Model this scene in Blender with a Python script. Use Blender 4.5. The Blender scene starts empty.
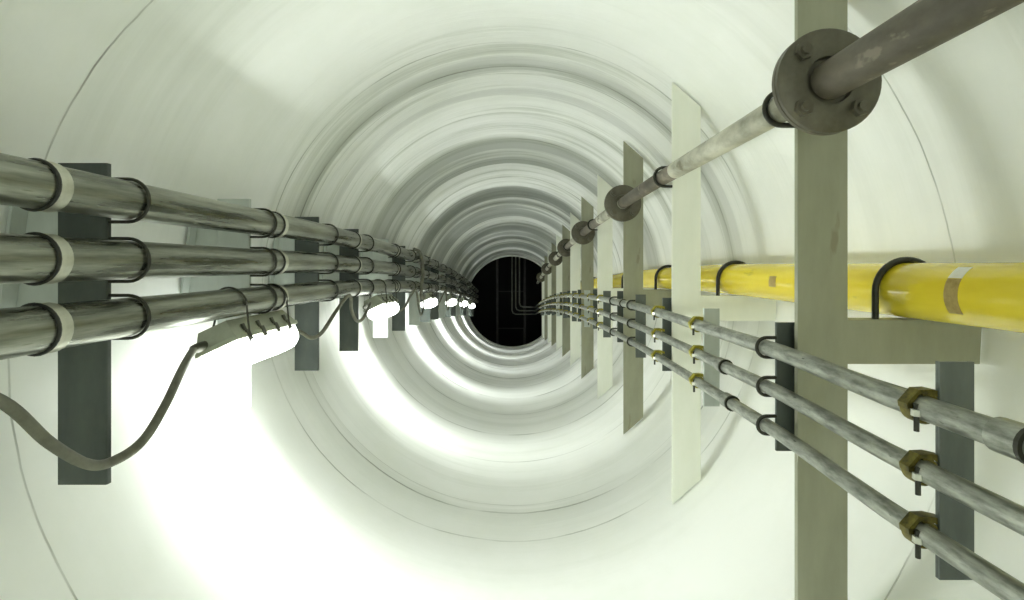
import bpy, math, random
from mathutils import Vector, Matrix
random.seed(7)
PI = math.pi
scene = bpy.context.scene
COL = scene.collection

# ------------------------------------------------------------------ layout
# x: across the tunnel, y: along it, z: up.  The tunnel is a 3 m pipe that
# crests at the viewer and then dips, so everything in it follows DROP(y).
EYE = 1.72
R = 1.52
CZ = EYE - 0.160            # height of the tunnel axis at y = 0
Y_END = 16.7
Y_START = -3.0
def drop(y): return -0.0153 * max(0.0, y - 2.8) ** 1.6
def slope(y): return -0.02448 * max(0.0, y - 2.8) ** 0.6
def W(x, y, zr): return Vector((x, y, EYE + zr + drop(y)))   # zr: height relative to the eye line

# ------------------------------------------------------------------ materials
def newmat(name):
    m = bpy.data.materials.new(name); m.use_nodes = True
    nt = m.node_tree
    b = nt.nodes['Principled BSDF']
    return m, nt, b
def N(nt, t, **kw):
    n = nt.nodes.new(t)
    for k, v in kw.items(): setattr(n, k, v)
    return n
def ramp(nt, stops):
    r = nt.nodes.new('ShaderNodeValToRGB')
    e = r.color_ramp.elements
    while len(e) > 1: e.remove(e[-1])
    e[0].position = stops[0][0]; e[0].color = (*stops[0][1], 1)
    for p, c in stops[1:]:
        q = e.new(p); q.color = (*c, 1)
    return r
def worn(name, c1, c2, scale=(8, 8, 8), rough=(0.35, 0.55), metal=0.0, spots=None, bump=0.0, lo=0.35, hi=0.7, coat=0.0):
    """paint or metal whose colour wanders between two tones, optionally with spots of a third"""
    m, nt, b = newmat(name)
    tc = N(nt, 'ShaderNodeTexCoord'); mp = N(nt, 'ShaderNodeMapping')
    mp.inputs['Scale'].default_value = scale
    nt.links.new(tc.outputs['Object'], mp.inputs['Vector'])
    n1 = N(nt, 'ShaderNodeTexNoise'); n1.inputs['Scale'].default_value = 1.0
    n1.inputs['Detail'].default_value = 7; n1.inputs['Roughness'].default_value = 0.62
    nt.links.new(mp.outputs[0], n1.inputs['Vector'])
    r = ramp(nt, [(lo, c1), (hi, c2)])
    nt.links.new(n1.outputs['Fac'], r.inputs['Fac'])
    out = r.outputs['Color']
    if spots:
        n2 = N(nt, 'ShaderNodeTexNoise'); n2.inputs['Scale'].default_value = 2.3; n2.inputs['Detail'].default_value = 5
        nt.links.new(mp.outputs[0], n2.inputs['Vector'])
        r2 = ramp(nt, [(spots[1], (0, 0, 0)), (spots[1] + 0.06, (1, 1, 1))])
        nt.links.new(n2.outputs['Fac'], r2.inputs['Fac'])
        mx = N(nt, 'ShaderNodeMix', data_type='RGBA')
        nt.links.new(r2.outputs['Color'], mx.inputs['Factor'])
        nt.links.new(out, mx.inputs['A']); mx.inputs['B'].default_value = (*spots[0], 1)
        out = mx.outputs['Result']
    nt.links.new(out, b.inputs['Base Color'])
    mr = N(nt, 'ShaderNodeMapRange')
    mr.inputs['To Min'].default_value = rough[0]; mr.inputs['To Max'].default_value = rough[1]
    nt.links.new(n1.outputs['Fac'], mr.inputs['Value']); nt.links.new(mr.outputs[0], b.inputs['Roughness'])
    b.inputs['Metallic'].default_value = metal
    b.inputs['Coat Weight'].default_value = coat
    if bump:
        bp = N(nt, 'ShaderNodeBump'); bp.inputs['Strength'].default_value = bump; bp.inputs['Distance'].default_value = 0.01
        nt.links.new(n1.outputs['Fac'], bp.inputs['Height']); nt.links.new(bp.outputs[0], b.inputs['Normal'])
    return m

def lining_material():
    """white sprayed lining: bands round the bore, dark joint lines at set distances, faint long smears"""
    m, nt, b = newmat('white_lining')
    L = nt.links.new
    tc = N(nt, 'ShaderNodeTexCoord')
    sx = N(nt, 'ShaderNodeSeparateXYZ'); L(tc.outputs['Object'], sx.inputs[0])
    # bands: noise that varies fast along the tunnel, slowly round it
    mp = N(nt, 'ShaderNodeMapping'); mp.inputs['Scale'].default_value = (0.22, 4.2, 0.22); L(tc.outputs['Object'], mp.inputs['Vector'])
    nb = N(nt, 'ShaderNodeTexNoise'); nb.inputs['Scale'].default_value = 1.0; nb.inputs['Detail'].default_value = 6; nb.inputs['Roughness'].default_value = 0.7
    L(mp.outputs[0], nb.inputs['Vector'])
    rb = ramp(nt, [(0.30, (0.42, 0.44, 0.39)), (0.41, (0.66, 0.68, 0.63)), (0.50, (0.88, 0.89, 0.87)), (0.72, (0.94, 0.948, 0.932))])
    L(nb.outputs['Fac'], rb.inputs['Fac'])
    # blotches
    n2 = N(nt, 'ShaderNodeTexNoise'); n2.inputs['Scale'].default_value = 1.3; n2.inputs['Detail'].default_value = 8; n2.inputs['Roughness'].default_value = 0.65
    L(tc.outputs['Object'], n2.inputs['Vector'])
    r2 = ramp(nt, [(0.30, (0.93, 0.94, 0.915)), (0.58, (1, 1, 1))]); L(n2.outputs['Fac'], r2.inputs['Fac'])
    mx = N(nt, 'ShaderNodeMix', data_type='RGBA', blend_type='MULTIPLY'); mx.inputs['Factor'].default_value = 1
    # streak bands of the lining, darkened overhead and far along to paint in unlit ceiling
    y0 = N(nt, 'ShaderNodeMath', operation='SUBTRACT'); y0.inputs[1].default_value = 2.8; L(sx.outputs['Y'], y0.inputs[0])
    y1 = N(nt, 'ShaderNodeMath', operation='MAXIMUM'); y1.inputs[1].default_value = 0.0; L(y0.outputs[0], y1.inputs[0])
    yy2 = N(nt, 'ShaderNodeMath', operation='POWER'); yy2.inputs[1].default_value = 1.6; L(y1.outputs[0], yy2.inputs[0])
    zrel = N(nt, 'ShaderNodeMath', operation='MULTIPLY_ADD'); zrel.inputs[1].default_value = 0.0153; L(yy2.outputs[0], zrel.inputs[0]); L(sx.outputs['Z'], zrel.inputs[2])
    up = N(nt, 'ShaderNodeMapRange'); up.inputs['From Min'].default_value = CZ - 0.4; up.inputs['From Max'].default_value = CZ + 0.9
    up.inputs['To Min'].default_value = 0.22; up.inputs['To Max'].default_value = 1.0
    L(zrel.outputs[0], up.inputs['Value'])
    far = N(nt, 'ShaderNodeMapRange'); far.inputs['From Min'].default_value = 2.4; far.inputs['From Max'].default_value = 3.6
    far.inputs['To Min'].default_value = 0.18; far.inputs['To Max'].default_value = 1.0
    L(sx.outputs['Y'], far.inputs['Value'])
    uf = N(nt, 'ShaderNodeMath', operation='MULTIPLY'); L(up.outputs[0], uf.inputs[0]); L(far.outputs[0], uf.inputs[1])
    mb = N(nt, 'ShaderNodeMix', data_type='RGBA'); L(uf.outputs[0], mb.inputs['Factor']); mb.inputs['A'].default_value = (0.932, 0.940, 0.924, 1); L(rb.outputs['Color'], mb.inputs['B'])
    # broad dark rings painted on the far crown for unlit ceiling between lamps
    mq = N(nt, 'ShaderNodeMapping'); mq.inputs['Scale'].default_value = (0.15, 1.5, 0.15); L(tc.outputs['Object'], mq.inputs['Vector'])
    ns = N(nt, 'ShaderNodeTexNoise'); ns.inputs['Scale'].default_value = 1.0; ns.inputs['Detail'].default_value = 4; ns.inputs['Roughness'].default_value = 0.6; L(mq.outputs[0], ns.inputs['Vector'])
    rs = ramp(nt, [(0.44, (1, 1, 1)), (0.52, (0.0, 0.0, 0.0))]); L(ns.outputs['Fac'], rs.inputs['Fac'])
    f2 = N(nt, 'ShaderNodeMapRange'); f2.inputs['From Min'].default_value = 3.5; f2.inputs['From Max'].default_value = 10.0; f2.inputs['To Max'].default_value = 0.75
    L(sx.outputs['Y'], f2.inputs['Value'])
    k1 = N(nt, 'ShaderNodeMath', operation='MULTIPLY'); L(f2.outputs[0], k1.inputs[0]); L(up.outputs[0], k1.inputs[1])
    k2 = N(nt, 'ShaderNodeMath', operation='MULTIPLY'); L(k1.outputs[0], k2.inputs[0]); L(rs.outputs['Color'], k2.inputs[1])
    # single dark rings painting shade between lamps into the crown, frayed by band noise
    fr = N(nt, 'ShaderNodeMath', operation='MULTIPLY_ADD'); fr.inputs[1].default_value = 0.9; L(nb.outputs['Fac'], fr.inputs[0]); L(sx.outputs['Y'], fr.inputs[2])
    shade_rings = None
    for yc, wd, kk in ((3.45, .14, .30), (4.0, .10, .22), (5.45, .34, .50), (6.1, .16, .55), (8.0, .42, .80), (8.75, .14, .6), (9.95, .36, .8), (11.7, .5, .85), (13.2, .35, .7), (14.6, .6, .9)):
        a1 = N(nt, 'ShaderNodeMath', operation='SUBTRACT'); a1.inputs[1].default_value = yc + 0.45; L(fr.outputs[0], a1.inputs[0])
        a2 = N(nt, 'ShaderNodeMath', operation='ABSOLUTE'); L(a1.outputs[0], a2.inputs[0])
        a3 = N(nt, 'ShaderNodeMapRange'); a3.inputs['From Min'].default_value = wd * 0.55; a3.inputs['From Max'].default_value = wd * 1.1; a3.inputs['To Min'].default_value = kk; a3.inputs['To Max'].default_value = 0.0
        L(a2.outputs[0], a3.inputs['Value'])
        if shade_rings is None: shade_rings = a3.outputs[0]
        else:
            a4 = N(nt, 'ShaderNodeMath', operation='MAXIMUM'); L(shade_rings, a4.inputs[0]); L(a3.outputs[0], a4.inputs[1]); shade_rings = a4.outputs[0]
    su = N(nt, 'ShaderNodeMath', operation='MULTIPLY'); L(shade_rings, su.inputs[0]); L(up.outputs[0], su.inputs[1])
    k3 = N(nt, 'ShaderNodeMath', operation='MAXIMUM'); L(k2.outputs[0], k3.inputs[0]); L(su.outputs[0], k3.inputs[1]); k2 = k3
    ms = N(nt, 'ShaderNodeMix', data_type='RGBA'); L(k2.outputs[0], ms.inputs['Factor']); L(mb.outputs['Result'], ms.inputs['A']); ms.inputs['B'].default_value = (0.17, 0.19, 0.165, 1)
    L(ms.outputs['Result'], mx.inputs['A']); L(r2.outputs['Color'], mx.inputs['B'])
    # joint lines; y is bent a little by noise so that the lines are not ruled
    nw = N(nt, 'ShaderNodeTexNoise'); nw.inputs['Scale'].default_value = 2.5; nw.inputs['Detail'].default_value = 3
    L(tc.outputs['Object'], nw.inputs['Vector'])
    wob = N(nt, 'ShaderNodeMath', operation='MULTIPLY_ADD'); wob.inputs[1].default_value = 0.03
    L(nw.outputs['Fac'], wob.inputs[0]); L(sx.outputs['Y'], wob.inputs[2])
    tx = N(nt, 'ShaderNodeMath', operation='MULTIPLY_ADD'); tx.inputs[1].default_value = -0.064; L(sx.outputs['X'], tx.inputs[0]); L(wob.outputs[0], tx.inputs[2])
    tz = N(nt, 'ShaderNodeMath', operation='MULTIPLY_ADD'); tz.inputs[1].default_value = -0.06; L(sx.outputs['Z'], tz.inputs[0]); L(tx.outputs[0], tz.inputs[2])
    acc = None
    def add_line(y, w, k):
        nonlocal acc
        s = N(nt, 'ShaderNodeMath', operation='SUBTRACT'); s.inputs[1].default_value = y + 0.015; L(wob.outputs[0] if y > 2 else tz.outputs[0], s.inputs[0])
        a = N(nt, 'ShaderNodeMath', operation='ABSOLUTE'); L(s.outputs[0], a.inputs[0])
        mr = N(nt, 'ShaderNodeMapRange'); mr.inputs['From Min'].default_value = w * 0.4; mr.inputs['From Max'].default_value = w
        mr.inputs['To Min'].default_value = k; mr.inputs['To Max'].default_value = 0
        L(a.outputs[0], mr.inputs['Value'])
        if acc is None: acc = mr.outputs[0]
        else:
            q = N(nt, 'ShaderNodeMath', operation='MAXIMUM'); L(acc, q.inputs[0]); L(mr.outputs[0], q.inputs[1]); acc = q.outputs[0]
    for y, w, k in [(1.545, .0045, .7), (3.12, .008, .55), (3.48, .011, .7), (3.6, .006, .35), (4.45, .012, .4), (5.25, .02, .6),
                    (6.1, .02, .5), (7.0, .03, .7), (7.9, .03, .5), (8.8, .04, .7), (9.9, .04, .5), (10.7, .05, .75), (12.0, .06, .6), (13.3, .06, .7), (14.4, .08, .7), (15.6, .08, .7)]:
        add_line(y, w, k)
    # lines break up
    nk = N(nt, 'ShaderNodeTexNoise'); nk.inputs['Scale'].default_value = 1.7; nk.inputs['Detail'].default_value = 6
    L(tc.outputs['Object'], nk.inputs['Vector'])
    rk = N(nt, 'ShaderNodeMapRange'); rk.inputs['From Min'].default_value = .36; rk.inputs['From Max'].default_value = .6
    L(nk.outputs['Fac'], rk.inputs['Value'])
    km = N(nt, 'ShaderNodeMath', operation='MULTIPLY'); L(acc, km.inputs[0]); L(rk.outputs[0], km.inputs[1])
    m3 = N(nt, 'ShaderNodeMix', data_type='RGBA'); m3.inputs['B'].default_value = (0.16, 0.17, 0.13, 1)
    L(km.outputs[0], m3.inputs['Factor']); L(mx.outputs['Result'], m3.inputs['A'])
    L(m3.outputs['Result'], b.inputs['Base Color'])
    mr = N(nt, 'ShaderNodeMapRange'); mr.inputs['To Min'].default_value = 0.30; mr.inputs['To Max'].default_value = 0.5
    L(n2.outputs['Fac'], mr.inputs['Value']); L(mr.outputs[0], b.inputs['Roughness'])
    bp = N(nt, 'ShaderNodeBump'); bp.inputs['Distance'].default_value = 0.02
    L(uf.outputs[0], bp.inputs['Strength'])
    L(nb.outputs['Fac'], bp.inputs['Height'])
    bp2 = N(nt, 'ShaderNodeBump'); bp2.inputs['Strength'].default_value = 0.6; bp2.inputs['Distance'].default_value = 0.008; bp2.invert = True
    L(km.outputs[0], bp2.inputs['Height']); L(bp.outputs[0], bp2.inputs['Normal'])
    L(bp2.outputs[0], b.inputs['Normal'])
    return m

M = {}
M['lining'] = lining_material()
M['galv'] = worn('galvanised_pipe', (0.07, 0.075, 0.055), (0.42, 0.43, 0.36), (22, 1.6, 22), (0.16, 0.42), 0.85, spots=((0.13, 0.125, 0.08), 0.66), bump=0.08)
M['collar'] = worn('coupling_steel', (0.42, 0.42, 0.34), (0.62, 0.62, 0.53), (20, 20, 20), (0.3, 0.45), 0.6)
M['rubber'] = worn('black_gasket', (0.012, 0.013, 0.010), (0.03, 0.03, 0.024), (20, 20, 20), (0.45, 0.6))
M['ubolt'] = worn('blackened_rod', (0.018, 0.018, 0.012), (0.05, 0.05, 0.035), (30, 30, 30), (0.35, 0.5), 0.3)
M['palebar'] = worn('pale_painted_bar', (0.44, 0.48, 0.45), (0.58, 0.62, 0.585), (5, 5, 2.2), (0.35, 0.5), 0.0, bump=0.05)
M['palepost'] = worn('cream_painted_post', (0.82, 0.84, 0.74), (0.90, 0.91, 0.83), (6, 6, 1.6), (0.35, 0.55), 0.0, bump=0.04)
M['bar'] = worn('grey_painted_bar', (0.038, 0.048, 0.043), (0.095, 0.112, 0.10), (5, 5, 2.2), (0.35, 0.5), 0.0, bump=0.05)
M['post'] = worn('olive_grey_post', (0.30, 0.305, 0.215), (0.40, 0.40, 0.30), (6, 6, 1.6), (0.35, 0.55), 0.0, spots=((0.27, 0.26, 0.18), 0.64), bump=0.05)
M['rust'] = worn('dark_rusty_pipe', (0.10, 0.088, 0.066), (0.22, 0.19, 0.15), (9, 5, 9), (0.5, 0.65), 0.15, spots=((0.25, 0.22, 0.175), 0.60), bump=0.1)
M['rod'] = worn('weathered_pipe', (0.22, 0.21, 0.15), (0.58, 0.57, 0.47), (5, 2.6, 5), (0.35, 0.55), 0.25, spots=((0.16, 0.145, 0.09), 0.62), bump=0.08, lo=0.36, hi=0.56)
M['flange'] = worn('dark_flange', (0.085, 0.078, 0.055), (0.17, 0.155, 0.115), (9, 9, 9), (0.35, 0.5), 0.3, bump=0.08)
M['yellow'] = worn('yellow_pipe', (0.72, 0.55, 0.018), (0.90, 0.73, 0.05), (6, 1.2, 6), (0.16, 0.3), 0.0, spots=((0.55, 0.45, 0.04), 0.68), coat=0.3)
M['conduit'] = worn('galvanised_conduit', (0.16, 0.17, 0.145), (0.50, 0.51, 0.455), (55, 14, 55), (0.25, 0.5), 0.5, spots=((0.10, 0.105, 0.085), 0.66), bump=0.12)
M['brass'] = worn('olive_brass_clamp', (0.055, 0.046, 0.008), (0.24, 0.20, 0.03), (40, 40, 40), (0.35, 0.55), 0.5)
M['brass_bright'] = worn('yellow_brass_clamp', (0.26, 0.23, 0.02), (0.55, 0.49, 0.05), (40, 40, 40), (0.35, 0.55), 0.3)
M['zinc'] = worn('bright_nut', (0.65, 0.65, 0.58), (0.85, 0.85, 0.78), (30, 30, 30), (0.25, 0.4), 0.6)
M['strut'] = worn('zinc_channel', (0.085, 0.10, 0.092), (0.18, 0.20, 0.185), (7, 7, 2), (0.3, 0.45), 0.25, bump=0.05)
M['housing'] = worn('grey_lamp_housing', (0.30, 0.32, 0.24), (0.40, 0.42, 0.33), (10, 10, 10), (0.4, 0.55))
M['clip'] = worn('dark_lamp_clip', (0.05, 0.05, 0.035), (0.10, 0.10, 0.07), (30, 30, 30), (0.35, 0.5), 0.3)
M['cable'] = worn('grey_cable', (0.085, 0.085, 0.058), (0.20, 0.20, 0.15), (10, 10, 10), (0.45, 0.65), spots=((0.35, 0.34, 0.27), 0.68))
M['sticker'] = worn('brown_sticker', (0.30, 0.21, 0.05), (0.50, 0.38, 0.14), (40, 40, 40), (0.4, 0.6))
M['glint'] = worn('white_glint', (0.72, 0.70, 0.58), (0.85, 0.83, 0.72), (30, 30, 30), (0.4, 0.6))
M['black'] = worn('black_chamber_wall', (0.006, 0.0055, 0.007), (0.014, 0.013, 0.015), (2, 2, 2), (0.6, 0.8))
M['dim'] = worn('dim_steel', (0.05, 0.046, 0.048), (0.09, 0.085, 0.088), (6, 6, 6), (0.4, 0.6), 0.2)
M['rim'] = worn('white_mouth_ring', (0.70, 0.73, 0.68), (0.82, 0.85, 0.80), (4, 4, 4), (0.35, 0.5))
def lens_material():
    m, nt, b = newmat('lit_lamp_lens')
    b.inputs['Base Color'].default_value = (0.9, 0.92, 0.88, 1); b.inputs['Roughness'].default_value = 0.35
    b.inputs['Emission Color'].default_value = (0.945, 1.0, 0.935, 1)
    b.inputs['Emission Strength'].default_value = LAMP
    return m
LAMP = 6.0
M['lens'] = lens_material()

# ------------------------------------------------------------------ mesh building
class MB:
    def __init__(self): self.v = []; self.f = []; self.s = []
    def add(self, vs, fs, smooth=False, T=None):
        b = len(self.v)
        self.v += [tuple(T @ Vector(p)) if T is not None else tuple(p) for p in vs]
        self.f += [tuple(b + i for i in q) for q in fs]; self.s += [smooth] * len(fs)
        return self
    def box(self, x0, x1, y0, y1, z0, z1, bev=0.0, T=None):
        """box with chamfered edges along z, so that its corners catch light"""
        if bev <= 0:
            pts = [(x0, y0), (x1, y0), (x1, y1), (x0, y1)]
        else:
            e = bev
            pts = [(x0 + e, y0), (x1 - e, y0), (x1, y0 + e), (x1, y1 - e), (x1 - e, y1), (x0 + e, y1), (x0, y1 - e), (x0, y0 + e)]
        n = len(pts)
        vs = [(x, y, z0) for x, y in pts] + [(x, y, z1) for x, y in pts]
        fs = [tuple(reversed(range(n))), tuple(range(n, 2 * n))] + [(i, (i + 1) % n, n + (i + 1) % n, n + i) for i in range(n)]
        return self.add(vs, fs, False, T)
    def prism_y(self, poly, y0, y1, smooth=False, T=None):
        """polygon in (x, z), counter-clockwise seen from -y, run from y0 to y1"""
        n = len(poly)
        vs = [(x, y0, z) for x, z in poly] + [(x, y1, z) for x, z in poly]
        self.add(vs, [tuple(range(n)), tuple(reversed(range(n, 2 * n)))], False, T)
        return self.add(vs, [(i, n + i, n + (i + 1) % n, (i + 1) % n) for i in range(n)], smooth, T)
    def tube(self, path, r, seg=16, caps=True, T=None):
        path = [Vector(p) for p in path]; n = len(path)
        tang = [(path[min(i + 1, n - 1)] - path[max(i - 1, 0)]).normalized() for i in range(n)]
        up = Vector((0, 0, 1)) if abs(tang[0].z) < 0.9 else Vector((1, 0, 0))
        a = tang[0].cross(up).normalized()
        vs = []
        for i in range(n):
            a = (a - tang[i] * a.dot(tang[i])).normalized(); b = a.cross(tang[i])
            rr = r[i] if isinstance(r, (list, tuple)) else r
            for k in range(seg):
                t = 2 * PI * k / seg
                vs.append(path[i] + a * (rr * math.cos(t)) + b * (rr * math.sin(t)))
        fs = [(i * seg + k, i * seg + (k + 1) % seg, (i + 1) * seg + (k + 1) % seg, (i + 1) * seg + k) for i in range(n - 1) for k in range(seg)]
        self.add(vs, fs, True, T)
        if caps:
            self.add(vs[:seg], [tuple(reversed(range(seg)))], False, T)
            self.add(vs[-seg:], [tuple(range(seg))], False, T)
        return self
    def lathe_y(self, prof, c=(0, 0, 0), seg=32, closed=True, smooth=True, T=None):
        """profile of (y, r) turned round the y axis through c; closed joins the last point to the first"""
        n = len(prof); vs = []
        for y, r in prof:
            for k in range(seg):
                t = 2 * PI * k / seg
                vs.append((c[0] + r * math.cos(t), c[1] + y, c[2] + r * math.sin(t)))
        fs = []
        for i in range(n if closed else n - 1):
            j = (i + 1) % n
            fs += [(i * seg + k, j * seg + k, j * seg + (k + 1) % seg, i * seg + (k + 1) % seg) for k in range(seg)]
        return self.add(vs, fs, smooth, T)
    def hexnut(self, c, r, h, axis='y', T=None):
        vs = []
        for s in (-h / 2, h / 2):
            for k in range(6):
                t = PI / 3 * k + 0.3; a, b = r * math.cos(t), r * math.sin(t)
                p = (a, s, b) if axis == 'y' else ((a, b, s) if axis == 'z' else (s, a, b))
                vs.append((c[0] + p[0], c[1] + p[1], c[2] + p[2]))
        fs = [(0, 1, 2, 3, 4, 5), (11, 10, 9, 8, 7, 6)] + [(i, 6 + i, 6 + (i + 1) % 6, (i + 1) % 6) for i in range(6)]
        return self.add(vs, fs, False, T)
    def build(self, name, mat, parent=None, loc=None):
        me = bpy.data.meshes.new(name); me.from_pydata(self.v, [], self.f); me.validate()
        import bmesh
        bm = bmesh.new(); bm.from_mesh(me)
        bmesh.ops.remove_doubles(bm, verts=bm.verts, dist=1e-6)
        bmesh.ops.recalc_face_normals(bm, faces=bm.faces)
        bm.to_mesh(me); bm.free()
        for p in me.polygons: p.use_smooth = True
        try: me.set_sharp_from_angle(angle=math.radians(38))
        except Exception: pass
        me.materials.append(M[mat])
        o = bpy.data.objects.new(name, me); COL.objects.link(o)
        if parent is not None: o.parent = parent
        if loc is not None: o.location = loc
        return o

def smooth_path(pts, n=8):
    """Catmull-Rom through pts"""
    P = [Vector(p) for p in pts]; P = [P[0] * 2 - P[1]] + P + [P[-1] * 2 - P[-2]]
    out = []
    for i in range(1, len(P) - 2):
        for k in range(n):
            t = k / n; a, b, c, d = P[i - 1:i + 3]
            out.append(0.5 * ((2 * b) + (c - a) * t + (2 * a - 5 * b + 4 * c - d) * t * t + (3 * b - a - 3 * c + d) * t ** 3))
    out.append(P[-2]); return out

def tag(o, label, cat, group=None, kind=None):
    o['label'] = label; o['category'] = cat
    if group: o['group'] = group
    if kind: o['kind'] = kind
    return o
def thing(name, loc, label, cat, group=None):
    o = bpy.data.objects.new(name, None); o.empty_display_size = 0.1
    COL.objects.link(o); o.location = loc
    return tag(o, label, cat, group)
def lamp_light(parent):
    """the tubes' light: a wide fan across the tunnel, narrow along it, shaped by the emission alone"""
    ld = bpy.data.lights.new('tube_light', 'POINT'); ld.energy = LIGHT; ld.color = (0.945, 1.0, 0.94); ld.shadow_soft_size = 0.10
    ld.use_nodes = True; nt = ld.node_tree
    em = nt.nodes['Emission']
    g = N(nt, 'ShaderNodeNewGeometry'); sx = N(nt, 'ShaderNodeSeparateXYZ'); nt.links.new(g.outputs['Incoming'], sx.inputs[0])
    sq = N(nt, 'ShaderNodeMath', operation='MULTIPLY'); nt.links.new(sx.outputs['Y'], sq.inputs[0]); nt.links.new(sx.outputs['Y'], sq.inputs[1])
    iv = N(nt, 'ShaderNodeMath', operation='SUBTRACT'); iv.inputs[0].default_value = 1.0; nt.links.new(sq.outputs[0], iv.inputs[1])
    pw = N(nt, 'ShaderNodeMath', operation='POWER'); pw.inputs[1].default_value = FAN; nt.links.new(iv.outputs[0], pw.inputs[0])
    # emission dimmed by direction to spare the wall right beside the lamp
    sh = N(nt, 'ShaderNodeMapRange'); sh.inputs['From Min'].default_value = -0.95; sh.inputs['From Max'].default_value = -0.30; sh.inputs['To Min'].default_value = 0.22
    nt.links.new(sx.outputs['X'], sh.inputs['Value'])
    pm = N(nt, 'ShaderNodeMath', operation='MULTIPLY'); nt.links.new(pw.outputs[0], pm.inputs[0]); nt.links.new(sh.outputs[0], pm.inputs[1])
    nt.links.new(pm.outputs[0], em.inputs['Strength'])
    for yy in (-.2, 0, .2):
        o = bpy.data.objects.new('tube_light', ld); COL.objects.link(o); o.parent = parent
        o.location = roll @ Vector((.0, yy, -.205))
LIGHT = 16.5; FAN = 9.0
def copy_tree(root, loc, label):
    r = root.copy(); COL.objects.link(r); r.location = loc; r['label'] = label
    for ch in root.children:
        c = ch.copy(); COL.objects.link(c); c.parent = r
        for g in ch.children:
            d = g.copy(); COL.objects.link(d); d.parent = c
    return r
ORD = ['nearest', 'second', 'third', 'fourth', 'fifth', 'sixth', 'seventh', 'eighth', 'ninth', 'tenth', 'eleventh', 'twelfth',
       'thirteenth', 'fourteenth', 'fifteenth', 'sixteenth', 'seventeenth', 'eighteenth', 'nineteenth']

# ------------------------------------------------------------------ the bore
def arc_shell(name, a0, a1, label):
    """a sector of the lining between two angles, with a thickness, run along the dipping axis"""
    na = max(8, round((a1 - a0) / (2 * PI) * 128)); T = 0.07
    ys = []
    y = Y_START
    while y < Y_END - 1e-6: ys.append(y); y += 0.1
    ys.append(Y_END)
    v, nrm = [], []
    def wave(y): return 0.0
    for rad, sg in ((R, -1), (R + T, 1)):
        for y in ys:
            for k in range(na + 1):
                t = a0 + (a1 - a0) * k / na
                rr = rad + wave(y)
                v.append((rr * math.cos(t), y, CZ + drop(y) + rr * math.sin(t)))
                nrm.append((sg * math.cos(t), 0, sg * math.sin(t)))
    w = na + 1; n = len(ys); f = []
    for i in range(n - 1):
        for k in range(na):
            a = i * w + k
            f.append((a, a + w, a + w + 1, a + 1)[::-1])
            b = n * w + a; f.append((b, b + w, b + w + 1, b + 1))
    for k in range(na):                       # the ends
        f.append((k, k + 1, n * w + k + 1, n * w + k)); e = (n - 1) * w
        f.append((e + k + 1, e + k, n * w + e + k, n * w + e + k + 1))
    me = bpy.data.meshes.new(name); me.from_pydata(v, [], f)
    for p in me.polygons: p.use_smooth = len(p.vertices) == 4
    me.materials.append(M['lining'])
    o = bpy.data.objects.new(name, me); COL.objects.link(o)
    # true cylinder normals, so that the sectors meet without a seam
    ln = []
    for p in me.polygons:
        inner = all(i < n * w for i in p.vertices); outer = all(i >= n * w for i in p.vertices)
        for li in p.loop_indices:
            vi = me.loops[li].vertex_index
            ln.append(nrm[vi] if (inner or outer) else tuple(p.normal))
    me.normals_split_custom_set(ln)
    return tag(o, label, 'tunnel lining', None, 'structure')
q = PI / 4
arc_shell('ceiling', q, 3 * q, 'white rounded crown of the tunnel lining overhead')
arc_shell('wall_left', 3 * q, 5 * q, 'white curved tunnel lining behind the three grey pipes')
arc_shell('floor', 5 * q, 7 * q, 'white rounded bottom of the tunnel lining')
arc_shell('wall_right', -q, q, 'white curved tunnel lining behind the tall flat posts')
tr = MB().lathe_y([(-0.10, R - 0.001), (-0.10, R - 0.05), (0.03, R - 0.05), (0.03, R - 0.001)], (0, Y_END, CZ + drop(Y_END)), 96).build('trim_1', 'rim')
tag(tr, 'pale raised ring around the far mouth of the tunnel', 'ring', None, 'structure')

# dark chamber beyond the mouth
YC0, YC1, ZC0, ZC1, XC = Y_END + 0.04, 21.5, -2.4, 4.6, 4.0
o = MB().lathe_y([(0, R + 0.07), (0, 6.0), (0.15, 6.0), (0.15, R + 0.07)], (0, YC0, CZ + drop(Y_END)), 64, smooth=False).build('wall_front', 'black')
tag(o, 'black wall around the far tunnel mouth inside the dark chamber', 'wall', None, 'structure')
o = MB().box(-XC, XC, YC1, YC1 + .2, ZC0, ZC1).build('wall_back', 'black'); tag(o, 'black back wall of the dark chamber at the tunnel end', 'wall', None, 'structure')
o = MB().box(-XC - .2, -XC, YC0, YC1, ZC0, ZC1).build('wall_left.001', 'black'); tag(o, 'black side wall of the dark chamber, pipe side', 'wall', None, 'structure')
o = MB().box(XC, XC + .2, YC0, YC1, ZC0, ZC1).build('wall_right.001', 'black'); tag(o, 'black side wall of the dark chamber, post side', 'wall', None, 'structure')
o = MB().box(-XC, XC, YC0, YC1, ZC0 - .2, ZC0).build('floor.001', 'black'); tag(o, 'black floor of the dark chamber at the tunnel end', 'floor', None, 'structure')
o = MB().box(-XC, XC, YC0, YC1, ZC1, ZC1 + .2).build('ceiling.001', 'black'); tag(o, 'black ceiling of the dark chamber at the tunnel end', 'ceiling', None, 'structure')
for x, lab in ((-0.545, 'dim thin steel pole in the dark opening, on the lamp side'), (0.47, 'dim thin steel pole in the dark opening, beside the rising conduits')):
    b = MB().box(x - .045, x + .045, 18.9, 18.98, ZC0 + .02, ZC1, 0.01)
    b.box(x - .11, x + .11, 18.85, 19.03, ZC0, ZC0 + .02)
    tag(b.build('steel_pole', 'dim'), lab, 'pole', 'poles in the dark opening')
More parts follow.
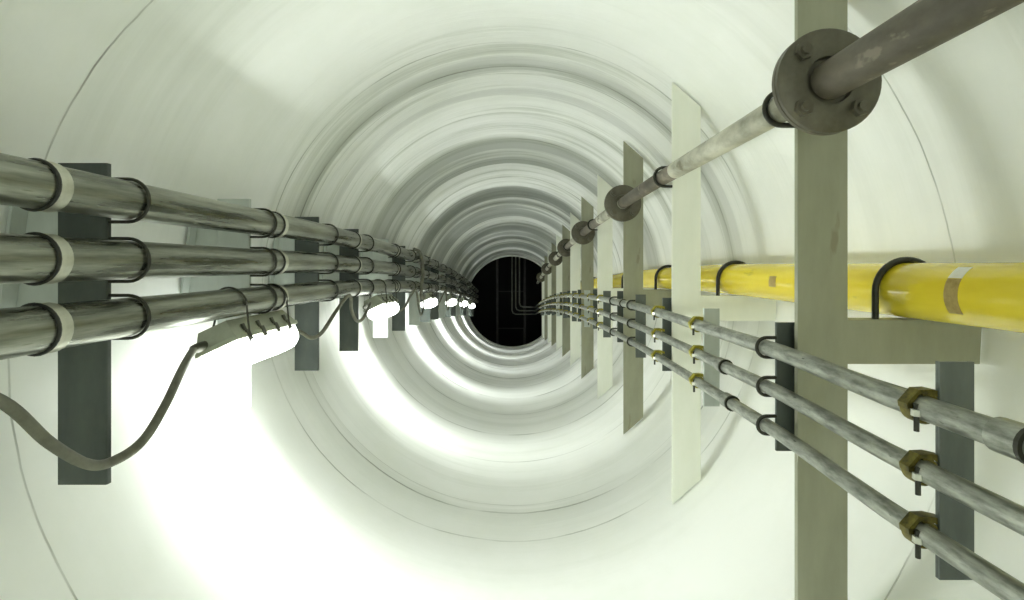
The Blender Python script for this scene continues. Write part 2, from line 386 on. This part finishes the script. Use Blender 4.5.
for zr, lab in ((0.27, 'dim thin cross rail in the dark opening, the upper one'), (-1.10, 'dim thin cross rail in the dark opening, the lower one')):
    tag(MB().box(-0.52, 0.47, 18.98, 19.02, EYE + zr - 1.27, EYE + zr - 1.235).build('cross_rail', 'dim'), lab, 'rail', 'rails in the dark opening')

# ------------------------------------------------------------------ pipes on the lamp side
XP, RP = -1.155, 0.058
PZ = [0.194, 0.015, -0.156]
COUPL = [1.265 + 1.23 * k for k in range(12)]
names = ['top', 'middle', 'bottom']
def axis_T(y):
    """rotation that lays local y along the dipping axis"""
    return Matrix.Rotation(math.atan(slope(y)), 4, 'X')
coup_me = gask_me = None
for i, z in enumerate(PZ):
    lab = ['topmost of the three grey metal pipes running beside the lamps', 'middle one of the three grey metal pipes running beside the lamps',
           'lowest of the three grey metal pipes, with the lamps slung under it'][i]
    t = thing('metal_pipe', W(XP, 1.0, z), lab, 'pipe', 'grey pipes above the lamps')
    ys = [-2.6 + 0.3 * k for k in range(66)]
    org = W(XP, 1.0, z)
    MB().tube([W(XP, y, z) - org for y in ys], RP, 28).build('tube', 'galv', t)
    for k, y in enumerate(COUPL):
        yy = y + (0, 0.0, 0.0)[i]
        if coup_me is None:
            c = MB().lathe_y([(-.022, RP), (-.022, RP + .005), (.012, RP + .005), (.012, RP)], (0, 0, 0), 28).build('coupling', 'collar', t)
            g = MB().lathe_y([(-.031, RP - .001), (-.031, RP + .005), (-.027, RP + .0075), (-.0225, RP + .006), (-.0225, RP - .001)], (0, 0, 0), 28).build('gasket', 'rubber', c)
            coup_me, gask_me = c, g
        else:
            c = coup_me.copy(); COL.objects.link(c); c.parent = t
            g = gask_me.copy(); COL.objects.link(g); g.parent = c
        c.location = W(XP, yy, z) - org; c.rotation_euler = (math.atan(slope(yy)), 0, 0)

# brackets that carry them
def u_bolt(rc, leg, rt, ang=0.0, seg=14):
    """U round the y axis, opening towards -x at ang = 0; legs of the given length"""
    pts = [(-leg, 0, rc)]
    for k in range(seg + 1):
        t = PI / 2 - PI * k / seg
        pts.append((rc * math.cos(t), 0, rc * math.sin(t)))
    pts.append((-leg, 0, -rc))
    return MB().tube(pts, rt, 10, T=Matrix.Rotation(ang, 4, 'Y'))
YB = [1.53, 2.36, 3.20, 4.03, 5.0, 5.8, 6.75] + [7.6 + 0.853 * k for k in range(11)]
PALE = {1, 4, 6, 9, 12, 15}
XB0, XB1 = -1.36, -1.211
def bracket_label(k):
    d = ['dark flat upright, cable hanging in front', 'brightly lit flat upright behind the big nearest lamp', 'dark flat upright just past the big nearest lamp',
         'dark flat upright at the second cable loop', 'lit upright just past the second lamp'] 
    s = d[k] if k < 5 else 'flat upright carrying the three grey pipes'
    return ('%s pipe bracket on the lamp side, %s' % (ORD[k], s))
def wall_x(zr):
    """how far out the lining stands at a height above the eye line (near y = 0)"""
    d = EYE + zr - CZ
    return math.sqrt(R * R - d * d)
bases = {}
for k, y in enumerate(YB):
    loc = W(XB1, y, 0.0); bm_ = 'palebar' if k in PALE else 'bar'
    if bm_ not in bases:
        base = bases[bm_] = thing('pipe_bracket', loc, bracket_label(k), 'bracket', 'brackets under the three grey pipes')
        MB().box(XB0 - XB1, 0, 0, 0.02, -0.657, 0.305, 0.003).build('upright', bm_, base)
        m = MB()
        zs = (-0.13, 0.19)
        lo, hi = -(wall_x(zs[0]) - .014) - XB1, -(wall_x(zs[1]) - .014) - XB1
        m.prism_y([(lo, zs[0]), (-0.06, zs[0]), (-0.06, zs[1]), (hi, zs[1])], 0.021, 0.029)
        m.prism_y([(lo - .006, zs[0]), (lo + .004, zs[0]), (hi + .004, zs[1]), (hi - .006, zs[1])], -0.03, 0.0205)
        m.build('wall_plate', 'palebar', base)
        for z in PZ:
            u_bolt(RP + 0.0065, 0.062, 0.0052).build('u_bolt', 'ubolt', base, (XP - XB1, 0.010, z))
    else:
        copy_tree(bases[bm_], loc, bracket_label(k))

# ------------------------------------------------------------------ lamps
YL = [2.33, 4.65, 7.2, 9.8, 12.3, 14.8]
LAMP_L = ['big bulkhead lamp shining under the lowest grey pipe, closest to the viewer', 'second lit bulkhead lamp along the grey pipes, past the cable loops',
          'third lit bulkhead lamp along the grey pipes', 'fourth lit bulkhead lamp along the grey pipes', 'fifth lit bulkhead lamp along the grey pipes',
          'last lit bulkhead lamp beside the dark tunnel mouth']
def rrect(x0, x1, z0, z1, r, n=5):
    """rounded lower corners, square upper ones"""
    p = []
    for k in range(n + 1):
        t = PI + PI / 2 * k / n; p.append((x0 + r + r * math.cos(t), z0 + r + r * math.sin(t)))
    for k in range(n + 1):
        t = 1.5 * PI + PI / 2 * k / n; p.append((x1 - r + r * math.cos(t), z0 + r + r * math.sin(t)))
    return p + [(x1, z1), (x0, z1)]
roll = Matrix.Rotation(math.radians(-25), 4, 'Y')
HL = 0.29
lamp0 = None
for k, y in enumerate(YL):
    loc = W(-1.178, y, -0.335)
    sl = math.atan(slope(y))
    if lamp0 is None:
        lamp0 = thing('bulkhead_lamp', loc, LAMP_L[k], 'lamp', 'lamps under the lowest grey pipe')
        # housing: a tray with sloping sides and ends
        bot = [(-.092, -HL), (.092, -HL), (.092, HL), (-.092, HL)]; top = [(-.062, -HL + .035), (.062, -HL + .035), (.062, HL - .035), (-.062, HL - .035)]
        m = MB()
        vs = [(x, yy, 0.0) for x, yy in bot] + [(x, yy, 0.018) for x, yy in bot] + [(x * .94, yy * .985, 0.018) for x, yy in bot] + [(x, yy, 0.092) for x, yy in top]
        fs = [(3, 2, 1, 0), (12, 13, 14, 15)]
        for r_ in range(3):
            fs += [(r_ * 4 + i, r_ * 4 + (i + 1) % 4, r_ * 4 + 4 + (i + 1) % 4, r_ * 4 + 4 + i) for i in range(4)]
        m.add(vs, fs, False, roll); m.build('housing', 'housing', lamp0)
        # lens: rounded trough that shrinks at both ends
        prof = rrect(-.080, .080, -.104, -0.001, .055, 6); n = len(prof)
        st = [(-HL + .012, .78), (-HL + .018, .90), (-HL + .04, .98), (-HL + .08, 1.0), (HL - .08, 1.0), (HL - .04, .98), (HL - .018, .90), (HL - .012, .78)]
        vs = []
        for yy, s in st: vs += [(x * (0.9 + 0.1 * s), yy, z * s) for x, z in prof]
        fs = [tuple(range(n)), tuple(reversed(range((len(st) - 1) * n, len(st) * n)))]
        for i in range(len(st) - 1):
            fs += [(i * n + j, (i + 1) * n + j, (i + 1) * n + (j + 1) % n, i * n + (j + 1) % n) for j in range(n)]
        m = MB().add(vs, fs, True, roll); m.build('lens', 'lens', lamp0)
        for sx in (1, -1):
            for yy in (-.19, -.065, .065, .19):
                m = MB()
                xs = sorted((sx * .0875, sx * .096)); m.box(xs[0], xs[1], yy - .014, yy + .014, -.016, .03, 0.002, roll)
                xs = sorted((sx * .078, sx * .0885)); m.box(xs[0], xs[1], yy - .010, yy + .010, .03, .06, 0.002, roll)
                m.build('clip', 'clip', lamp0)
        for yy in (-.215, .16):          # wire straps over the pipe
            cx, cz = XP + 1.178, PZ[2] + 0.335
            pts = [(.102, yy - .01, .02)]
            for q_ in range(13):
                t = -0.35 + (PI + 0.7) * q_ / 12
                pts.append((cx + (RP + .006) * math.cos(t), yy - .03 * math.sin(PI * q_ / 12), cz + (RP + .006) * math.sin(t)))
            pts.append((-.06, yy, .06))
            MB().tube(smooth_path(pts, 3), 0.0042, 8).build('strap', 'ubolt', lamp0)
        lamp_light(lamp0)
        MB().tube([(-.066, -HL - .045, .005), (-.063, -HL - .02, .007), (-.055, -HL + .03, .012)], [.016, .02, .02], 12).build('cable_gland', 'clip', lamp0)
        MB().tube([(-.055, HL - .03, .012), (-.063, HL + .02, .007), (-.066, HL + .045, .005)], [.02, .02, .016], 12).build('cable_gland', 'clip', lamp0)
    else:
        copy_tree(lamp0, loc, LAMP_L[k]).rotation_euler = (sl, 0, 0)

# cables
def cable(pts, r, label, group='cables along the lamps', name='cable'):
    P = smooth_path([W(*p) for p in pts], 8); o0 = P[0].copy()
    o = MB().tube([p - o0 for p in P], r, 12).build(name, 'cable', None, o0)
    return tag(o, label, 'cable', group)
cable([(-1.26, .55, -.10), (-1.23, .80, -.145), (-1.21, 1.02, -.215), (-1.20, 1.2, -.318), (-1.19, 1.32, -.46), (-1.185, 1.44, -.562), (-1.175, 1.53, -.578), (-1.165, 1.62, -.552),
       (-1.165, 1.72, -.47), (-1.185, 1.83, -.385), (-1.215, 1.93, -.342), (-1.243, 2.0, -.330)], .0145, 'thick grey cable sagging in front of the nearest dark bracket')
cable([(-1.243, 2.665, -.330), (-1.16, 2.78, -.36), (-1.145, 2.92, -.415), (-1.135, 3.06, -.40), (-1.115, 3.22, -.30), (-1.083, 3.36, -.20), (-1.083, 3.44, -.215), (-1.11, 3.54, -.30),
       (-1.12, 3.68, -.385), (-1.12, 3.83, -.39), (-1.12, 3.98, -.32), (-1.15, 4.15, -.285), (-1.243, 4.315, -.330)], .0115, 'looping dark cable linking the nearest lamp to the second lamp')
for a, b, nm in ((1, 2, 'second and third'), (2, 3, 'third and fourth'), (3, 4, 'fourth and fifth'), (4, 5, 'fifth and last')):
    y0, y1 = YL[a] + .335, YL[b] - .335; h = y1 - y0
    cable([(-1.243, y0, -.330), (-1.14, y0 + .15 * h, -.40), (-1.10, y0 + .32 * h, -.25), (-1.08, y0 + .42 * h, -.20), (-1.10, y0 + .56 * h, -.40),
           (-1.11, y0 + .68 * h, -.50), (-1.12, y0 + .82 * h, -.36), (-1.243, y1, -.330)], .012, 'looping dark cable slung between the %s lamps' % nm)
cable([(-1.13, 5.9, .275), (-1.08, 5.98, .25), (-1.07, 6.08, .15), (-1.065, 6.12, 0.0), (-1.075, 6.08, -.14), (-1.09, 6.15, -.26), (-1.10, 6.35, -.30), (-1.13, 6.6, -.26), (-1.243, 6.865, -.330)], .02,
      'dark cable dropping across all three grey pipes before the third lamp')

# ------------------------------------------------------------------ posts on the other side
YPOST = [1.64 + 1.277 * k for k in range(12)]
X0, X1 = 0.915, 1.075
XR, ZR, RR = 0.868, 0.504, 0.044             # the flanged pipe
XY, ZY, RY = 1.288, -0.082, 0.089            # the yellow pipe
XC_, CZS, CRS = 0.843, [-0.273, -0.402, -0.530], [0.025, 0.022, 0.022]
def csag(y):
    t = min(1.0, max(0.0, (1.69 - y) / 0.65)); return -0.02 * t * t * (3 - 2 * t)
def coupler(parent, c, r, tox, met='brass_bright'):
    """hinged pipe clamp: band round the conduit, hooked jaw reaching the channel edge, screw with a bright nut"""
    band = MB()
    pts_o = []
    n = 22; a0, a1 = math.radians(-200), math.radians(100)
    vs = []
    for k in range(n + 1):
        t = a0 + (a1 - a0) * k / n
        for rr, yy in ((r + .001, -.014), (r + .007, -.014), (r + .007, .014), (r + .001, .014)):
            vs.append((rr * math.cos(t), yy, rr * math.sin(t)))
    fs = [(0, 1, 2, 3), (n * 4 + 3, n * 4 + 2, n * 4 + 1, n * 4)]
    for k in range(n):
        fs += [(k * 4 + i, k * 4 + (i + 1) % 4, k * 4 + 4 + (i + 1) % 4, k * 4 + 4 + i) for i in range(4)]
    band.add(vs, fs, True)
    b = band.build('band', met, parent, c)
    jaw = MB()
    jaw.prism_y([(-r - .010, -.002), (-r - .003, .006), (-.010, r + .004), (.010, r + .004), (tox - .004, r - .002), (tox + .010, r - .004), (tox + .010, r + .008), (.014, r + .014), (-.012, r + .013), (-r - .012, .010)], -.013, .013)
    j = jaw.build('jaw', met, parent, c)
    s = MB().tube([(-r + .002, -.020, .012), (-r + .002, -.020, -.044)], .005, 8).build('screw', 'ubolt', parent, c)
    MB().hexnut((-r + .002, -.021, -.006), .0105, .013, 'z').build('nut', 'zinc', s)
def conduit_u(parent, c, r, leg):
    u_bolt(r + .0075, leg, .0058, PI, 12).build('u_bolt', 'ubolt', parent, c)
def make_post(kind, paint, loc, label):
    t = thing('support_post', loc, label, 'post', 'tall flat posts along the tunnel')
    ox, oz = loc[0], loc[2] - EYE - drop(loc[1])
    cz = CZ - EYE
    rr = R - 0.009
    def top(x): return math.sqrt(rr * rr - x * x)
    m = MB()
    m.prism_y([(X0 - ox, cz - top(X0) - oz), (X1 - ox, cz - top(X1) - oz), (X1 - ox, cz + top(X1) - oz), (X0 - ox, cz + top(X0) - oz)], 0, .018)
    m.prism_y([(X1 - .016 - ox, cz - top(X1) - oz), (X1 - ox, cz - top(X1) - oz), (X1 - ox, cz + top(X1) - oz), (X1 - .016 - ox, cz + top(X1) - oz)], .018, .075)
    m.build('upright', paint, t)
    m = MB()
    m.prism_y([(X1 + .001 - ox, -.318), (1.502 - ox, -.318), (1.510 - ox, -.176), (X1 + .001 - ox, -.176)], 0.004, .016)
    m.prism_y([(X1 + .001 - ox, -.188), (1.505 - ox, -.188), (1.505 - ox, -.176), (X1 + .001 - ox, -.176)], .016, .07)
    m.build('cross_beam', paint, t)
    u_bolt(RY + .014, 0.100, .0105, -PI / 2, 18).build('pipe_hoop', 'ubolt', t, (XY - ox, .030, ZY - .004))
    u_bolt(RR + .010, .062, .0085, PI, 14).build('u_bolt', 'ubolt', t, (XR - ox, .009, ZR))
    MB().box(.873 - ox, 1.0 - ox, .050, .062, -.614, -.190, .002).build('conduit_plate', 'bar', t)
    MB().box(.93 - ox, .96 - ox, .0185, .0495, -.60, -.56, 0).box(.93 - ox, .96 - ox, .0185, .0495, -.24, -.20, 0).build('spacer', 'bar', t)
    for z, r in zip(CZS, CRS):
        c = (XC_ - ox, .056, z)
        if kind == 'u': conduit_u(t, c, r, .04)
        else: coupler(t, c, r, .03)
    return t
def post_label(k):
    if k == 0: return 'biggest olive grey flat post, standing behind the large round flange'
    if k == 1: return 'brightly lit pale flat post, second along from the viewer'
    return '%s flat post from the viewer along the side with the yellow pipe' % ORD[k]
pb = {}
for k, y in enumerate(YPOST):
    kind = 'u' if k in (0, 2) else 'c'
    loc = W(X0, y, 0)
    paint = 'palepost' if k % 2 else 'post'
    if (kind, paint) not in pb: pb[kind, paint] = make_post(kind, paint, loc, post_label(k))
    else: copy_tree(pb[kind, paint], loc, post_label(k))
YH = [y - 0.6 for y in YPOST]
def make_hanger(kind, paint, sag, loc, label):
    t = thing('conduit_hanger', loc, label, 'hanger', 'short hangers clamped to the thin conduits')
    ox = loc[0]
    m = MB()
    m.box(.869 - ox, .940 - ox, .0, .006, -.640, -.197, .001)
    m.box(.869 - ox, .875 - ox, .0061, .012, -.640, -.197, .001)
    m.box(.934 - ox, .940 - ox, .0061, .012, -.640, -.197, .001)
    m.build('channel', paint, t)
    MB().box(.884 - ox, .894 - ox, .007, .648, -.295, -.279, 0).build('tie_bar', 'strut', t)      # runs back to the plate on the next post
    for z, r in zip(CZS, CRS):
        c = (XC_ - ox, .018, z + sag)
        if kind == 'u': conduit_u(t, c, r, .035)
        else: coupler(t, c, r, .03, 'brass' if sag else 'brass_bright')
    return t
hb = {}
for k, y in enumerate(YH):
    kind = 'u' if k == 2 else 'c'
    loc = W(.869, y, 0)
    lab = ('short grey channel hanger clamped to the three conduits, in front of the biggest post' if k == 0 else
           'pale short hanger on the three conduits, just before the bright second post' if k == 1 else
           '%s short hanger from the viewer clamped to the three thin conduits' % ORD[k])
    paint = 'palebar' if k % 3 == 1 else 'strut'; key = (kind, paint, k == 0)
    if key not in hb: hb[key] = make_hanger(kind, paint, csag(y) if k == 0 else 0.0, loc, lab)
    else: copy_tree(hb[key], loc, lab)

# flanged pipe
t = thing('flanged_pipe', W(XR, 1.4, ZR), 'thick weathered pipe with round bolted flanges, running along the posts', 'pipe')
org = W(XR, 1.4, ZR)
MB().tube([W(XR, -1.6 + .2 * k, ZR) - org for k in range(16)], .052, 32).build('tube', 'rust', t)['label'] = 'dark brown rusty length before the first flange'
seg = [(1.43, 2.72, 'rod'), (2.72, 3.99, 'rust'), (4.01, 5.05, 'rod'), (5.05, 6.24, 'rust'), (6.26, 7.3, 'rod'), (7.3, 8.2, 'rust'), (8.22, 10.2, 'rod'), (10.2, 12.7, 'rod'), (12.7, 17.3, 'rod')]
for y0, y1, mt in seg:
    n = max(2, round((y1 - y0) / .25))
    o = MB().tube([W(XR, y0 + (y1 - y0) * k / n, ZR) - org for k in range(n + 1)], RR if mt == 'rod' else RR - .0015, 28).build('tube', mt, t)
    if mt == 'rust': o['label'] = 'dark stained length of the flanged pipe'
f0 = None
for y in [1.40, 4.0, 6.24, 8.2, 10.2, 12.7, 15.3]:
    if f0 is None:
        # two discs face to face with a thin gap between them, a welded neck on the far side
        f0 = MB().lathe_y([(-.004, .066), (-.004, .139), (-.001, .143), (.012, .143), (.013, .141), (.013, .134), (.016, .134), (.016, .141), (.017, .143), (.030, .143), (.032, .139), (.032, .060), (.055, .048), (.055, .04), (0.014, .04), (.014, .064)], (0, 0, 0), 48).build('flange', 'flange', t)
        for a in range(4):
            g = PI / 4 + PI / 2 * a; bx, bz = .108 * math.cos(g), .108 * math.sin(g)
            b = MB().hexnut((bx, -.012, bz), .0245, .016, 'y')
            b.tube([(bx, -.030, bz), (bx, .052, bz)], .0135, 10)
            b.hexnut((bx, .040, bz), .0195, .016, 'y')
            b.build('bolt', 'flange', f0)
        fl = f0
    else:
        fl = f0.copy(); COL.objects.link(fl); fl.parent = t
        for b in f0.children:
            c = b.copy(); COL.objects.link(c); c.parent = fl
    fl.location = W(XR, y, ZR) - org
    fl.rotation_euler = (math.atan(slope(y)), 0, 0)

# yellow pipe
org = W(XY, 1.64, ZY)
t = thing('yellow_pipe', org, 'glossy yellow pipe resting on the cross beams behind the posts', 'pipe')
MB().tube([W(XY, -2.6 + .3 * k, ZY) - org for k in range(66)], RY, 36).build('tube', 'yellow', t)
def patch(y, dy, a0, a1, mat, lab):
    n = 8; vs = []
    for k in range(n + 1):
        a = a0 + (a1 - a0) * k / n
        for rr, yy in ((RY + .0002, -dy), (RY + .0012, -dy), (RY + .0012, dy), (RY + .0002, dy)):
            vs.append((rr * math.cos(a), yy, rr * math.sin(a)))
    fs = [(0, 1, 2, 3), (n * 4 + 3, n * 4 + 2, n * 4 + 1, n * 4)]
    for k in range(n): fs += [(k * 4 + i, k * 4 + (i + 1) % 4, k * 4 + 4 + (i + 1) % 4, k * 4 + 4 + i) for i in range(4)]
    o = MB().add(vs, fs, True).build('sticker', mat, t, W(XY, y, ZY) - org); o['label'] = lab  # the painted highlight at the tape strip is built here too, not a sticker
    return o
patch(2.36, .03, math.radians(160), math.radians(192), 'sticker', 'small square brown sticker')
patch(1.40, .022, math.radians(150), math.radians(215), 'sticker', 'brown tape strip')
patch(1.40, .022, math.radians(122), math.radians(149), 'glint', 'pale painted highlight at the tape strip')  # highlight at the tape's upper end, put in as a pale patch

# thin conduits
for i in range(3):
    z, r = CZS[i], CRS[i]
    org = W(XC_, 1.0, z)
    lab = ['top', 'middle', 'lowest'][i]
    t = thing('conduit', org, '%s one of the three thin galvanised conduits running along the posts' % lab, 'conduit', 'thin galvanised conduits')
    P = [W(XC_, -2.0 + .15 * k, z + csag(-2.0 + .15 * k)) for k in range(134)]
    yv, xv = 18.5, [0.27, 0.135, 0.0][i]
    zz = P[-1].z - 0.055
    yv = yv - .0
    P += [Vector((XC_ - .01, 18.35, zz)), Vector((XC_ - .06, 18.47, zz - .01)), Vector((XC_ - .16, 18.5, zz - .01)), Vector((xv + .14, 18.5, zz - .01)), Vector((xv + .04, 18.5, zz + .03)),
          Vector((xv, 18.5, zz + .13)), Vector((xv, 18.5, ZC1 - .02))]
    MB().tube([p - org for p in P], r, 16).build('tube', 'conduit', t)
    for y in [[.855, 3.9, 6.9, 9.9, 12.9], [2.05, 5.1, 8.1, 11.1, 14.1], [1.99, 5.0, 8.0, 11.0, 14.0]][i]:
        rc = r + .006
        c = MB().lathe_y([(-.03, r), (-.03, rc), (.03, rc), (.03, r)], (0, 0, 0), 20).build('coupling', 'conduit', t, W(XC_, y, z + csag(y)) - org)
        MB().lathe_y([(-.034, r), (-.034, rc + .002), (-.026, rc + .002), (-.026, r)], (0, 0, 0), 20).build('ring', 'ubolt', c)

# ------------------------------------------------------------------ light, camera
w = bpy.data.worlds.new('world'); scene.world = w; w.use_nodes = True
w.node_tree.nodes['Background'].inputs[0].default_value = (0.80, 0.88, 0.76, 1)
w.node_tree.nodes['Background'].inputs[1].default_value = 1.1

cam = bpy.data.cameras.new('camera'); cam.sensor_width = 36.0; cam.lens = 18.0; cam.shift_y = -35 / 1024; cam.clip_start = 0.02
co = bpy.data.objects.new('camera', cam); COL.objects.link(co)
co.location = (0, 0, EYE); co.rotation_euler = (PI / 2, 0, 0)
scene.camera = co
scene.view_settings.view_transform = 'Standard'; scene.view_settings.look = 'None'
scene.view_settings.gamma = 1.0; scene.view_settings.use_curve_mapping = False
scene.view_settings.exposure = 0.76
scene.cycles.max_bounces = 14; scene.cycles.diffuse_bounces = 10; scene.cycles.glossy_bounces = 6
